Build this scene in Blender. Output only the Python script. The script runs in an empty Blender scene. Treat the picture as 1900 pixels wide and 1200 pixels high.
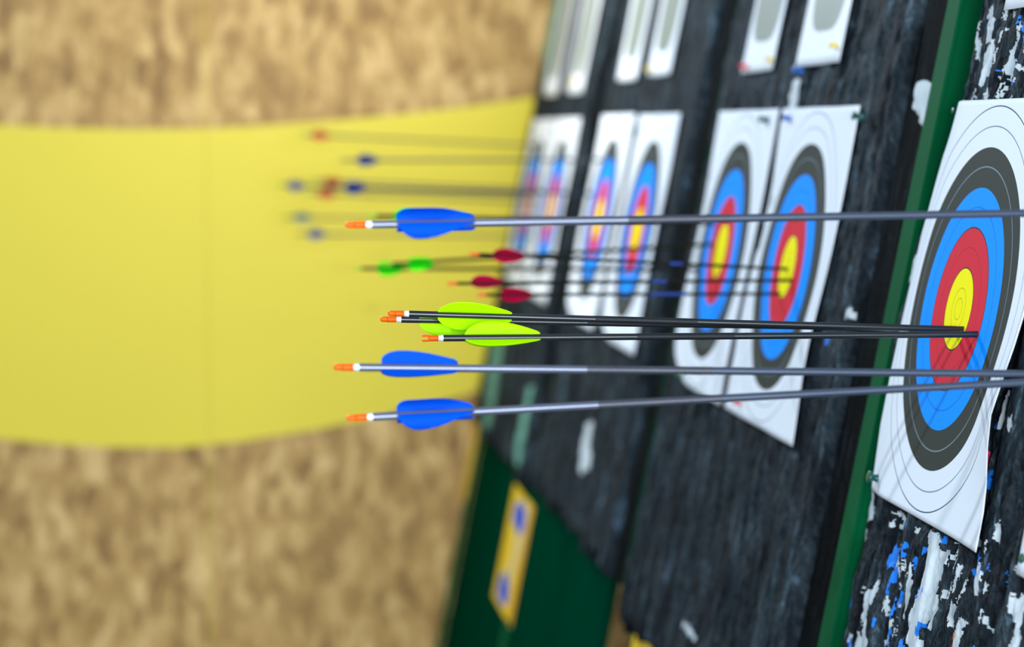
import bpy, bmesh, math, random
import numpy as np
from mathutils import Vector, Matrix

random.seed(7)
SC = bpy.context.scene
COL = SC.collection

# ------------------------------------------------------------------ camera
PITCH = math.atan(354 / 4486.0)          # the lens looks 4.5 degrees below the horizon
EYE = 1.40                               # metres above the floor
cam_d = bpy.data.cameras.new('camera')
cam_d.sensor_width = 36.0
cam_d.lens = 85.0
cam_d.clip_start = 0.05
cam_d.dof.use_dof = True
cam_d.dof.focus_distance = 2.27
cam_d.dof.aperture_fstop = 3.8
cam_d.dof.aperture_blades = 0
cam = bpy.data.objects.new('camera', cam_d)
cam.location = (0, 0, EYE)
cam.rotation_euler = (math.pi / 2 - PITCH, 0, 0)
COL.objects.link(cam)
SC.camera = cam

# ------------------------------------------------------------------ world + lights
SC.view_settings.view_transform = 'Standard'
SC.view_settings.look = 'None'
SC.view_settings.gamma = 1
SC.view_settings.use_curve_mapping = False
SC.view_settings.exposure = 0.0
w = bpy.data.worlds.new('world')
SC.world = w
w.use_nodes = True
bgn = w.node_tree.nodes['Background']
bgn.inputs[0].default_value = (0.66, 0.82, 1.0, 1)
bgn.inputs[1].default_value = 0.40


def lamp(name, loc, target, size, power, col, size_y=None):
    d = bpy.data.lights.new(name, 'AREA')
    d.energy = power
    d.color = col
    d.size = size
    if size_y:
        d.shape = 'RECTANGLE'
        d.size_y = size_y
    o = bpy.data.objects.new(name, d)
    o.location = loc
    o.rotation_euler = (Vector(target) - Vector(loc)).to_track_quat('-Z', 'Y').to_euler()
    COL.objects.link(o)
    return o


# ceiling lamps of the hall: one down the range beside the far butts, one over the shooter, one wide and soft
lamp('ceiling_lamp_far', (-1.15, 5.19, 2.6), (0.42, 2.35, 1.2), 0.09, 66, (0.74, 0.87, 1.0))
lamp('ceiling_lamp_near', (-1.11, 0.57, 2.79), (0.42, 2.35, 1.2), 0.09, 44, (0.74, 0.87, 1.0))
lamp('ceiling_lamp_wide', (-2.2, 2.6, 3.2), (0.2, 3.2, 1.0), 2.2, 14, (0.70, 0.85, 1.0), 3.0)
lamp('hall_window_light', (0.55, -2.4, 1.40), (0.25, 4.5, 1.1), 1.7, 330, (0.86, 0.93, 1.0), 1.0)
lamp('end_wall_fill', (-0.4, 4.9, 2.2), (0.2, 6.6, 0.2), 0.5, 13, (1.0, 0.90, 0.72))  # unseen warm fill, added to brighten the lower right of the end wall

# ------------------------------------------------------------------ the range's own coordinates
# camera-frame vectors in centimetres, turned once into the world: s runs along the row of butts
# towards the camera, v runs down their leaning face, n stands out from it; the origin is the
# centre of the nearest target face.
CP, SP = math.cos(PITCH), math.sin(PITCH)


def cw(p):
    """camera-frame cm (right, down, forward) -> world metres"""
    x, y, z = p
    return Vector((x, z * CP - y * SP, -y * CP - z * SP)) * 0.01 + Vector((0, 0, EYE))


T = np.array([43.48, -1.42, 235.53])
U = np.array([.111, .0781, -.9907]); U /= np.linalg.norm(U)
V = np.array([-.1899, .9802, .056]); V -= U * (V @ U); V /= np.linalg.norm(V)
N = -np.cross(U, V)
FPX = 4486.0


def P(s, v, n=0.0):
    return T + U * s + V * v + N * n


def W(s, v, n=0.0):
    return cw(P(s, v, n))


def face_at(x, y, n=0.0):
    """where the line of sight through a point of the photograph meets the butt face"""
    r = np.array([(x - 950) / FPX, (y - 600) / FPX, 1.0])
    t = ((T + N * n) @ N) / (r @ N)
    q = r * t - T
    return float(q @ U), float(q @ V)


UW = (cw(U) - cw((0, 0, 0))).normalized()
VW = (cw(V) - cw((0, 0, 0))).normalized()
NW = (cw(N) - cw((0, 0, 0))).normalized()


# ------------------------------------------------------------------ materials
def lin(c):
    c = c / 255.0
    return c / 12.92 if c <= 0.04045 else ((c + 0.055) / 1.055) ** 2.4


def rgb(r, g, b):
    return (lin(r), lin(g), lin(b), 1)


def mat(name, col, rough=0.5, metal=0.0, spec=0.5, trans=0.0, noise=None):
    m = bpy.data.materials.new(name)
    m.use_nodes = True
    nt = m.node_tree
    b = nt.nodes['Principled BSDF']
    b.inputs['Base Color'].default_value = col
    b.inputs['Roughness'].default_value = rough
    b.inputs['Metallic'].default_value = metal
    b.inputs['Specular IOR Level'].default_value = spec
    tc = nt.nodes.new('ShaderNodeTexCoord')
    nz = nt.nodes.new('ShaderNodeTexNoise')
    nz.inputs['Scale'].default_value = (noise or (60, 0.06))[0]
    nz.inputs['Detail'].default_value = 4
    nt.links.new(tc.outputs['Object'], nz.inputs['Vector'])
    mx = nt.nodes.new('ShaderNodeMix'); mx.data_type = 'RGBA'
    k = (noise or (60, 0.06))[1]
    mx.inputs['A'].default_value = tuple(c * (1 - k) for c in col[:3]) + (1,)
    mx.inputs['B'].default_value = tuple(min(1, c * (1 + k)) for c in col[:3]) + (1,)
    nt.links.new(nz.outputs['Fac'], mx.inputs['Factor'])
    nt.links.new(mx.outputs['Result'], b.inputs['Base Color'])
    if trans:
        tr = nt.nodes.new('ShaderNodeBsdfTranslucent')
        nt.links.new(mx.outputs['Result'], tr.inputs['Color'])
        ms = nt.nodes.new('ShaderNodeMixShader')
        ms.inputs[0].default_value = trans
        nt.links.new(b.outputs[0], ms.inputs[1])
        nt.links.new(tr.outputs[0], ms.inputs[2])
        nt.links.new(ms.outputs[0], nt.nodes['Material Output'].inputs['Surface'])
    return m


M_ORANGE = mat('orange plastic', rgb(255, 104, 0), 0.35, 0, 0.25, trans=0.25)
M_NOCK_GREEN = mat('yellow green plastic', rgb(150, 205, 0), 0.35)
M_NOCK_AMBER = mat('amber plastic', rgb(225, 170, 30), 0.35)
M_NOCK_OLIVE = mat('olive plastic', rgb(130, 130, 20), 0.35)
M_NOCK_RED = mat('red orange plastic', rgb(255, 60, 10), 0.35)
M_SILVER = mat('polished aluminium', rgb(238, 240, 246), 0.3, 0.35)
M_BLACK = mat('black carbon', rgb(22, 27, 32), 0.33, 0.0, 0.6)
M_MATTK = mat('matt dark shaft', rgb(24, 24, 18), 0.7, 0, 0.1)
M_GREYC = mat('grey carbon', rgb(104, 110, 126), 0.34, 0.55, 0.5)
M_GREYC_SHADE = mat('grey carbon in shade', rgb(62, 72, 88), 0.35, 0.3, 0.5)
M_GREYW = mat('dark grey wrap', rgb(62, 66, 76), 0.4, 0.3, 0.5, noise=(600, 0.6))
M_GREYF = mat('grey aluminium', rgb(66, 68, 62), 0.6, 0.0)
M_DARKB = mat('blue black carbon', rgb(22, 30, 60), 0.4, 0.1)
M_WRAP = mat('matt black wrap', rgb(20, 24, 29), 0.55, 0, 0.3, noise=(700, 0.7))
M_CREST = mat('blue band', rgb(0, 50, 130), 0.5)
M_LIME = mat('lime vane', (0.56, 1.0, 0.0, 1), 0.5, 0, 0.1, trans=0.5)
M_BLUEV = mat('blue vane', rgb(0, 80, 205), 0.6, 0, 0.05, trans=0.25)
M_GREENV = mat('green vane', rgb(40, 255, 10), 0.6, 0, 0.05, trans=0.4)
M_PINKV = mat('crimson vane', rgb(178, 0, 58), 0.6, 0, 0.05, trans=0.2)
M_REDV = mat('red vane', rgb(200, 55, 55), 0.6, 0, 0.05, trans=0.2)
M_DBLUEV = mat('deep blue vane', rgb(0, 58, 150), 0.6, 0, 0.05, trans=0.1)
M_GREYBV = mat('grey blue vane', rgb(60, 115, 120), 0.4, trans=0.1)
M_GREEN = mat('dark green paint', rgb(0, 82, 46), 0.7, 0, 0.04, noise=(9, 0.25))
M_DGREEN = mat('deep green paint and post shade', rgb(0, 52, 34), 0.9, 0, 0.0, noise=(5, 0.25))
M_YEDGE = mat('yellow painted edge', rgb(205, 160, 20), 0.5)
M_DARKGAP = mat('near black', rgb(20, 23, 27), 0.85, 0, 0.1, noise=(9, 0.9))
M_PIN_TEAL = mat('dark teal plastic', rgb(0, 74, 66), 0.3)
M_PIN_YELLOW = mat('yellow plastic', rgb(225, 195, 0), 0.3)
M_PIN_RED = mat('red plastic', rgb(215, 30, 45), 0.3)
M_PIN_BLUE = mat('blue plastic', rgb(0, 85, 170), 0.3)
M_PIN_GREEN = mat('green plastic', rgb(0, 130, 60), 0.3)
M_STEEL = mat('steel needle', rgb(190, 190, 195), 0.3, 1.0)
M_SCRAP = mat('torn paper', rgb(188, 198, 202), 0.8, noise=(40, 0.12))
M_SCRAP_BLUE = mat('torn blue paper', rgb(0, 120, 225), 0.7)
M_SCRAP_ORANGE = mat('torn orange paper', rgb(235, 120, 50), 0.7)
M_SCRAP_PINK = mat('torn pink paper', rgb(215, 50, 110), 0.7)
M_TEALPALE = mat('pale green paint wear', rgb(92, 146, 128), 0.8, noise=(12, 0.5))
M_STK_Y = mat('sticker yellow', rgb(235, 195, 0), 0.45)
M_STK_P = mat('sticker pale', rgb(215, 195, 130), 0.45)
M_STK_B = mat('sticker blue', rgb(0, 80, 200), 0.8, 0, 0.02)
M_STK_O = mat('sticker orange', rgb(215, 150, 0), 0.45)


def foam_material():
    m = bpy.data.materials.new('worn layered foam')
    m.use_nodes = True
    nt = m.node_tree
    L = nt.links.new
    b = nt.nodes['Principled BSDF']
    b.inputs['Roughness'].default_value = 0.72
    b.inputs['Specular IOR Level'].default_value = 0.12
    uv = nt.nodes.new('ShaderNodeUVMap'); uv.uv_map = 'face'

    def noise(sx, sy, scale, detail, dist=0.0):
        mp = nt.nodes.new('ShaderNodeMapping')
        mp.inputs['Scale'].default_value = (sx, sy, 1)
        L(uv.outputs[0], mp.inputs[0])
        n = nt.nodes.new('ShaderNodeTexNoise')
        n.inputs['Scale'].default_value = scale
        n.inputs['Detail'].default_value = detail
        n.inputs['Distortion'].default_value = dist
        L(mp.outputs[0], n.inputs['Vector'])
        return n.outputs['Fac']
    n1 = noise(1.0, 0.16, 0.55, 6, 0.3)      # streaks running down the layers
    n2 = noise(1.0, 0.45, 2.2, 5, 0.6)
    n3 = noise(0.12, 0.05, 1.0, 3)
    r1 = nt.nodes.new('ShaderNodeValToRGB')
    e = r1.color_ramp.elements
    e[0].position = 0.40; e[0].color = rgb(13, 19, 24)
    e[1].position = 0.66; e[1].color = rgb(88, 112, 126)
    x = e.new(0.50); x.color = rgb(34, 44, 50)
    x = e.new(0.58); x.color = rgb(52, 62, 67)
    av = nt.nodes.new('ShaderNodeMath'); av.operation = 'MULTIPLY_ADD'
    L(n1, av.inputs[0]); av.inputs[1].default_value = 0.65
    m2 = nt.nodes.new('ShaderNodeMath'); m2.operation = 'MULTIPLY'
    L(n2, m2.inputs[0]); m2.inputs[1].default_value = 0.35
    L(m2.outputs[0], av.inputs[2])
    L(av.outputs[0], r1.inputs[0])
    r3 = nt.nodes.new('ShaderNodeValToRGB')
    r3.color_ramp.elements[0].position = 0.35; r3.color_ramp.elements[0].color = (0.55, 0.55, 0.6, 1)
    r3.color_ramp.elements[1].position = 0.65; r3.color_ramp.elements[1].color = (1.15, 1.2, 1.22, 1)
    L(n3, r3.inputs[0])
    mul = nt.nodes.new('ShaderNodeMix'); mul.data_type = 'RGBA'; mul.blend_type = 'MULTIPLY'
    mul.inputs['Factor'].default_value = 1
    L(r1.outputs[0], mul.inputs['A']); L(r3.outputs[0], mul.inputs['B'])
    L(mul.outputs['Result'], b.inputs['Base Color'])
    bp = nt.nodes.new('ShaderNodeBump')
    bp.inputs['Strength'].default_value = 0.9
    bp.inputs['Distance'].default_value = 0.006
    nb = noise(1.0, 0.35, 3.0, 8, 0.8)
    L(nb, bp.inputs['Height'])
    L(bp.outputs[0], b.inputs['Normal'])
    return m


M_FOAM = foam_material()


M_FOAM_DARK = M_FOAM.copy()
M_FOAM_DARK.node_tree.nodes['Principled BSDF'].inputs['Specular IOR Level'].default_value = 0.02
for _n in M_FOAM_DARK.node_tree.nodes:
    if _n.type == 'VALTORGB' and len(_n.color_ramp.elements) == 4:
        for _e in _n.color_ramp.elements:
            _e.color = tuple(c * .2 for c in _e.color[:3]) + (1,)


def osb_material():
    m = bpy.data.materials.new('oriented strand board')
    m.use_nodes = True
    nt = m.node_tree
    L = nt.links.new
    b = nt.nodes['Principled BSDF']
    b.inputs['Roughness'].default_value = 0.6
    uv = nt.nodes.new('ShaderNodeUVMap'); uv.uv_map = 'face'

    def flakes(angle, sx, sy):
        mp = nt.nodes.new('ShaderNodeMapping')
        mp.inputs['Rotation'].default_value = (0, 0, angle)
        mp.inputs['Scale'].default_value = (sx, sy, 1)
        ds = nt.nodes.new('ShaderNodeTexNoise'); ds.inputs['Scale'].default_value = 0.12
        ad = nt.nodes.new('ShaderNodeMix'); ad.data_type = 'RGBA'; ad.blend_type = 'LINEAR_LIGHT'
        ad.inputs['Factor'].default_value = 1.0
        L(uv.outputs[0], ad.inputs['A']); 
        sc = nt.nodes.new('ShaderNodeVectorMath'); sc.operation = 'SCALE'; sc.inputs['Scale'].default_value = 1.0
        L(uv.outputs[0], ds.inputs['Vector'])
        va = nt.nodes.new('ShaderNodeVectorMath'); va.operation = 'MULTIPLY_ADD'
        va.inputs[1].default_value = (3, 3, 0)
        L(ds.outputs['Color'], va.inputs[0]); L(uv.outputs[0], va.inputs[2])
        L(va.outputs[0], mp.inputs[0])
        vo = nt.nodes.new('ShaderNodeTexVoronoi')
        vo.inputs['Scale'].default_value = 1.0
        L(mp.outputs[0], vo.inputs['Vector'])
        return vo.outputs['Color']
    f1 = flakes(0.55, 0.30, 0.12)
    f2 = flakes(0.95, 0.27, 0.13)
    f3 = flakes(-0.5, 0.34, 0.17)
    mixa = nt.nodes.new('ShaderNodeMix'); mixa.data_type = 'RGBA'; mixa.inputs['Factor'].default_value = 0.5
    L(f1, mixa.inputs['A']); L(f2, mixa.inputs['B'])
    mixb = nt.nodes.new('ShaderNodeMix'); mixb.data_type = 'RGBA'; mixb.inputs['Factor'].default_value = 0.33
    L(mixa.outputs['Result'], mixb.inputs['A']); L(f3, mixb.inputs['B'])
    sp = nt.nodes.new('ShaderNodeSeparateColor')
    L(mixb.outputs['Result'], sp.inputs[0])
    r = nt.nodes.new('ShaderNodeValToRGB')
    e = r.color_ramp.elements
    e[0].position = 0.12; e[0].color = rgb(134, 98, 46)
    e[1].position = 0.88; e[1].color = rgb(228, 194, 128)
    x = e.new(0.5); x.color = rgb(186, 148, 82)
    L(sp.outputs[0], r.inputs[0])
    L(r.outputs[0], b.inputs['Base Color'])
    return m


M_OSB = osb_material()


def yellow_paint():
    m = mat('yellow wall paint', rgb(232, 214, 44), 0.5, noise=(0.9, 0.04))
    return m


M_YELLOW = yellow_paint()


def face_paper(name, white):
    m = bpy.data.materials.new(name)
    m.use_nodes = True
    nt = m.node_tree
    L = nt.links.new
    b = nt.nodes['Principled BSDF']
    b.inputs['Roughness'].default_value = 0.7
    b.inputs['Specular IOR Level'].default_value = 0.06
    uv = nt.nodes.new('ShaderNodeUVMap'); uv.uv_map = 'face'
    ln = nt.nodes.new('ShaderNodeVectorMath'); ln.operation = 'LENGTH'
    L(uv.outputs[0], ln.inputs[0])
    dv = nt.nodes.new('ShaderNodeMath'); dv.operation = 'DIVIDE'; dv.inputs[1].default_value = 32.0
    L(ln.outputs['Value'], dv.inputs[0])
    r = nt.nodes.new('ShaderNodeValToRGB')
    r.color_ramp.interpolation = 'CONSTANT'
    Y, R_, B_, K = rgb(248, 236, 0), rgb(212, 44, 62), rgb(0, 146, 255), rgb(58, 62, 58)
    YL, RL, BL, KL, WL = rgb(205, 190, 0), rgb(185, 40, 50), rgb(0, 110, 205), rgb(120, 140, 148), rgb(120, 140, 155)
    DK = rgb(40, 42, 44)
    stops = [(0, Y), (.98, YL), (1.04, Y), (1.97, YL), (2.03, Y), (3.96, DK), (4.02, R_), (5.97, RL), (6.03, R_),
             (7.97, DK), (8.02, B_), (9.97, BL), (10.03, B_), (11.97, rgb(0, 90, 170)), (12.0, K), (13.95, KL), (14.03, K),
             (16.0, white), (17.96, WL), (18.03, white), (19.93, rgb(55, 80, 95)), (20.03, white)]
    e = r.color_ramp.elements
    e[0].position = 0; e[0].color = stops[0][1]
    e[1].position = 1; e[1].color = white
    for p, c in stops[1:]:
        x = e.new(p / 32.0); x.color = c
    L(dv.outputs[0], r.inputs[0])
    L(r.outputs[0], b.inputs['Base Color'])
    return m


M_FACE = face_paper('printed target face', rgb(228, 233, 240))

# ------------------------------------------------------------------ object helpers


def link(name, me, mats, parent=None):
    o = bpy.data.objects.new(name, me)
    for m in (mats if isinstance(mats, (list, tuple)) else [mats]):
        me.materials.append(m)
    COL.objects.link(o)
    if parent:
        o.parent = parent
    return o


def smooth(me, on=True):
    me.polygons.foreach_set('use_smooth', [on] * len(me.polygons))


def tag(o, label=None, cat=None, group=None, kind=None):
    if label: o['label'] = label
    if cat: o['category'] = cat
    if group: o['group'] = group
    if kind: o['kind'] = kind
    return o


def empty(name, loc, label, cat, group=None, mtx=None):
    o = bpy.data.objects.new(name, None)
    o.empty_display_size = 0.05
    if mtx is not None:
        o.matrix_world = mtx
    else:
        o.location = loc
    COL.objects.link(o)
    return tag(o, label, cat, group)


def pydata(name, verts, faces):
    me = bpy.data.meshes.new(name)
    me.from_pydata([tuple(v) for v in verts], [], faces)
    me.update()
    return me


# matrix of the butt frame: local x along +s, y up the face, z out of it (metres)
def face_matrix(s, v, n=0.0):
    m = Matrix.Identity(4)
    for i, a in enumerate((UW, -VW, NW)):
        for j in range(3):
            m[j][i] = a[j]
    m.translation = W(s, v, n)
    return m


def slab(name, s0, s1, v0, v1, n0, n1, m, parent, origin, bevel=0.25):
    """a board in the butt frame; origin = (s, v) of the parent"""
    bm = bmesh.new()
    bmesh.ops.create_cube(bm, size=1)
    for q in bm.verts:
        s = s0 + (q.co.x + .5) * (s1 - s0)
        v = v0 + (q.co.y + .5) * (v1 - v0)
        n = n0 + (q.co.z + .5) * (n1 - n0)
        q.co = ((s - origin[0]) * .01, -(v - origin[1]) * .01, n * .01)
    bmesh.ops.recalc_face_normals(bm, faces=bm.faces)
    if bevel:
        bmesh.ops.bevel(bm, geom=bm.edges[:], offset=bevel * .01, segments=2, affect='EDGES')
    me = bpy.data.meshes.new(name)
    bm.to_mesh(me); bm.free()
    uvl = me.uv_layers.new(name='face')
    for lp in me.loops:
        c = me.vertices[lp.vertex_index].co
        uvl.data[lp.index].uv = (c.x * 100 + origin[0], -c.y * 100)
    return link(name, me, m, parent)


# ------------------------------------------------------------------ value noise for the foam relief
_rs = np.random.RandomState(11)
_G = _rs.rand(256, 256)


def vnoise(x, y):
    xi = np.floor(x).astype(int); yi = np.floor(y).astype(int)
    fx = x - xi; fy = y - yi
    fx = fx * fx * (3 - 2 * fx); fy = fy * fy * (3 - 2 * fy)
    a = _G[xi % 256, yi % 256]; b = _G[(xi + 1) % 256, yi % 256]
    c = _G[xi % 256, (yi + 1) % 256]; d = _G[(xi + 1) % 256, (yi + 1) % 256]
    return (a * (1 - fx) + b * fx) * (1 - fy) + (c * (1 - fx) + d * fx) * fy - 0.5


def lamella(s, seed, wd):
    k = np.floor(s / wd + seed * 7.3).astype(int)
    return _G[k % 256, (seed * 13) % 256] - 0.5


# how the near butt's shoulder falls away behind the left edge of the nearest paper
_LV = [-60, -40, -21.3, -17.6, -15.2, -12.6, -9.5, -6.8, 3, 7.7, 13.9, 17.5, 21.3, 40, 60]
_LN = [-4.0, -3.6, -2.5, -1.9, -1.5, -1.3, -1.1, -.9, -.65, -.6, -.64, -.86, -1.1, -1.6, -1.8]
_RV = [-21, -10, -3, -0.6, 1.9, 4.9, 8.4, 11.3, 14.6, 17.1, 20.4]
_RN = [.0, .0, .3, .5, .75, 1.15, 1.6, 1.3, .7, .45, .4]


def shoulder(s, v):
    t = np.clip((-s - 12.5) / 8.2, 0, 1.25)
    return np.interp(v, _LV, _LN) * t ** 1.6


def near_paper_n(s, v):
    t = np.clip((s - 9) / 11.7, 0, 1)
    return shoulder(s, v) + np.interp(v, _RV, _RN) * t ** 1.7


def foam_block(parent, origin, s0, s1, v0, v1, ds, dv, seed, base=-0.75, amp=1.0, near=False, patches=(), jag=1.6, thick=13.0, wd=1.5):
    ns = int(round((s1 - s0) / ds)); nv = int(round((v1 - v0) / dv))
    s = np.linspace(s0, s1, ns + 1); t = np.linspace(0, 1, nv + 1)
    vb = v1 + lamella(s, seed, wd) * jag * 2 + lamella(s, seed + 3, wd * 4) * jag * 2
    S, TT = np.meshgrid(s, t, indexing='ij')
    VV = v0 + (vb[:, None] - v0) * TT
    n = base + 0.42 * amp * lamella(S + 0.5 * vnoise(S * .2, VV * .12 + seed), seed + 1, wd) \
        + 0.85 * amp * vnoise(S * .35, VV * .09 + 31 * seed) + 0.55 * amp * vnoise(S * .9 + 9, VV * .35 + seed) \
        + 0.28 * amp * vnoise(S * 2.1, VV * .8) + 0.12 * amp * vnoise(S * 4.3, VV * 2.1)
    n = np.minimum(n, -0.22)
    if near:
        n = n + shoulder(S, VV)
    e = np.minimum(S - s0, s1 - S)
    n = n - (.6 if near else 1.6) * np.clip(1 - e / 1.6, 0, 1) ** 2
    idx = np.arange((ns + 1) * (nv + 1)).reshape(ns + 1, nv + 1)
    vs = np.stack([(S - origin[0]) * .01, -(VV - origin[1]) * .01, n * .01], -1).reshape(-1, 3)
    f = np.stack([idx[:-1, :-1], idx[:-1, 1:], idx[1:, 1:], idx[1:, :-1]], -1).reshape(-1, 4)
    # rim vertices at the back
    ring = list(idx[:, 0]) + list(idx[-1, 1:]) + list(idx[::-1, -1][1:]) + list(idx[0, ::-1][1:-1])
    back = vs[ring].copy(); back[:, 2] = -thick * .01
    b0 = len(vs)
    vs = np.concatenate([vs, back])
    k = len(ring)
    fl = [tuple(int(a) for a in q) for q in f]
    for i in range(k):
        j = (i + 1) % k
        fl.append((int(ring[i]), int(ring[j]), b0 + j, b0 + i))
    fl.append(tuple(b0 + i for i in range(k))[::-1])
    me = pydata('foam_block', vs, fl)
    uvl = me.uv_layers.new(name='face')
    li = np.zeros(len(me.loops), dtype=np.int32); me.loops.foreach_get('vertex_index', li)
    uvs = np.stack([vs[li, 0] * 100 + origin[0] + seed * 50, -vs[li, 1] * 100 + vs[li, 2] * 60], -1).astype(np.float32)
    uvl.data.foreach_set('uv', uvs.ravel())
    mats = [M_FOAM, M_SCRAP, M_SCRAP_BLUE, M_SCRAP_ORANGE, M_SCRAP_PINK, M_TEALPALE]
    mi = np.zeros(len(me.polygons), dtype=np.int32)
    # torn paper and paint left in the foam, cell by cell
    cs = (S[:-1, :-1] + S[1:, 1:]) / 2; cv = (VV[:-1, :-1] + VV[1:, 1:]) / 2
    cs2 = (cs + 0.35 * vnoise(cs * 1.1, cv * 1.7) + .4 * vnoise(cs * 3, cv * 3.5)).ravel()
    cs2 = cs2 + (.30 * vnoise(cs * 7, cv * 6)).ravel()
    cv2 = (cv + 0.5 * vnoise(cs * 2 + 50, cv * 3) + .2 * vnoise(cs * 8 + 5, cv * 9)).ravel()
    for poly, k_ in patches:
        x0 = min(p[0] for p in poly) - 1; x1 = max(p[0] for p in poly) + 1
        y0 = min(p[1] for p in poly) - 1; y1 = max(p[1] for p in poly) + 1
        w_ = np.where((cs2 > x0) & (cs2 < x1) & (cv2 > y0) & (cv2 < y1))[0]
        if not len(w_): continue
        px, py = cs2[w_], cv2[w_]
        ins = np.zeros(len(w_), bool)
        for i in range(len(poly)):
            ax, ay = poly[i]; bx, by = poly[(i + 1) % len(poly)]
            if ay == by: continue
            c = ((ay > py) != (by > py)) & (px < (bx - ax) * (py - ay) / (by - ay) + ax)
            ins ^= c
        mi[w_[ins]] = k_
    me.polygons.foreach_set('material_index', mi)
    smooth(me)
    return link('foam_block', me, mats, parent)


# ------------------------------------------------------------------ room shell
def end_wall():
    # the strand-board wall that closes the range, square to the row of butts
    o = P(-402, 0, 0)
    nrm = UW.copy(); nrm.z = 0; nrm.normalize()
    org = cw(o)
    right = Vector((nrm.y * -1, nrm.x, 0)); right = right if right.x > 0 else -right

    def hit(x, y):
        r = np.array([(x - 950) / FPX, (y - 600) / FPX, 1.0])
        d = cw(r * 100) - Vector((0, 0, EYE))
        t = (org - Vector((0, 0, EYE))).dot(nrm) / d.dot(nrm)
        q = Vector((0, 0, EYE)) + d * t - org
        return q.dot(right), q.z + org.z
    top = [(-700, 225), (-300, 222), (-150, 226), (0, 232), (100, 237), (250, 240), (370, 239), (480, 234), (600, 225), (700, 216), (800, 206), (900, 194), (985, 181), (1100, 162), (1400, 120)]
    bot = [(-700, 760), (-300, 790), (-150, 801), (0, 814), (100, 823), (200, 829), (332, 830), (450, 818), (592, 795), (645, 785), (740, 764), (837, 740), (896, 722), (985, 700), (1100, 660), (1400, 580)]
    tp = np.array([hit(*p) for p in top]); bp = np.array([hit(*p) for p in bot])
    xs = np.linspace(-2.2, 1.0, 129)
    zt = np.interp(xs, tp[:, 0], tp[:, 1]); zb = np.interp(xs, bp[:, 0], bp[:, 1])
    verts = []; faces = []; mi = []
    rows = [np.zeros_like(xs), zb, zt, np.full_like(xs, 3.0)]
    for i, x in enumerate(xs):
        for r_ in rows:
            q = org + right * x
            verts.append((q.x, q.y, float(r_[i])))
    for i in range(len(xs) - 1):
        for j in range(3):
            a = i * 4 + j
            faces.append((a, a + 4, a + 5, a + 1)); mi.append(1 if j == 1 else 0)
    nf = len(verts)
    verts += [(v[0] - nrm.x * .04, v[1] - nrm.y * .04, v[2]) for v in verts]
    for i in range(len(xs) - 1):
        for j in range(3):
            a = nf + i * 4 + j
            faces.append((a, a + 1, a + 5, a + 4)); mi.append(0)
    me = pydata('wall_back', verts, faces)
    uvl = me.uv_layers.new(name='face')
    for lp in me.loops:
        c = Vector(verts[lp.vertex_index]) - org
        uvl.data[lp.index].uv = (c.dot(right) * 100, c.z * 100)
    me.polygons.foreach_set('material_index', mi)
    ob = link('wall_back', me, [M_OSB, M_YELLOW])
    tag(ob, kind='structure')
    # the joint between two boards
    x = hit(385, 500)[0]
    bm = bmesh.new(); bmesh.ops.create_cube(bm, size=1)
    for q in bm.verts:
        h = org + right * (x + q.co.x * .0035) + nrm * (.0008 + q.co.y * .0012)
        q.co = (h.x, h.y, 1.5 + q.co.z * 2.9)
    me = bpy.data.meshes.new('trim_1'); bm.to_mesh(me); bm.free()
    tag(link('trim_1', me, mat('joint filler', rgb(205, 194, 62), 0.7)), kind='structure')
    return org, right, nrm


ORG, RIGHT, NRM = end_wall()

# wall behind the butts, upright
sd = Vector((NRM.x, NRM.y, 0))                      # along the row, towards the camera
out = Vector((-NRM.y, NRM.x, 0)); out = out if out.x < 0 else -out
base = W(0, 0, 0) - out * 0.75; base.z = 0
bm = bmesh.new(); bmesh.ops.create_cube(bm, size=1)
for q in bm.verts:
    h = base + sd * ((q.co.x + .5) * 5.4 - 4.15) - out * ((q.co.y + .5) * .04)
    q.co = (h.x, h.y, (q.co.z + .5) * 3.0)
bmesh.ops.recalc_face_normals(bm, faces=bm.faces)
me = bpy.data.meshes.new('wall_right'); bm.to_mesh(me); bm.free()
uvl = me.uv_layers.new(name='face')
for lp in me.loops:
    c = me.vertices[lp.vertex_index].co
    uvl.data[lp.index].uv = (c.dot(sd) * 100, c.z * 100)
tag(link('wall_right', me, M_OSB), kind='structure')

bm = bmesh.new(); bmesh.ops.create_cube(bm, size=1)
for q in bm.verts:
    h = base + sd * ((q.co.x + .5) * 5.4 - 4.15) + out * ((q.co.y + .5) * 3.6 - .05)
    q.co = (h.x, h.y, -.05 + (q.co.z + .5) * .05)
bmesh.ops.recalc_face_normals(bm, faces=bm.faces)
me = bpy.data.meshes.new('floor'); bm.to_mesh(me); bm.free()
tag(link('floor', me, mat('grey concrete', rgb(120, 118, 112), 0.8, noise=(3, 0.2))), kind='structure')


# ------------------------------------------------------------------ the four butts
def poly5(pts, ox, oy, k):
    return [face_at(ox + a / k, oy + b / k, -1.0) for a, b in pts]


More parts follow.
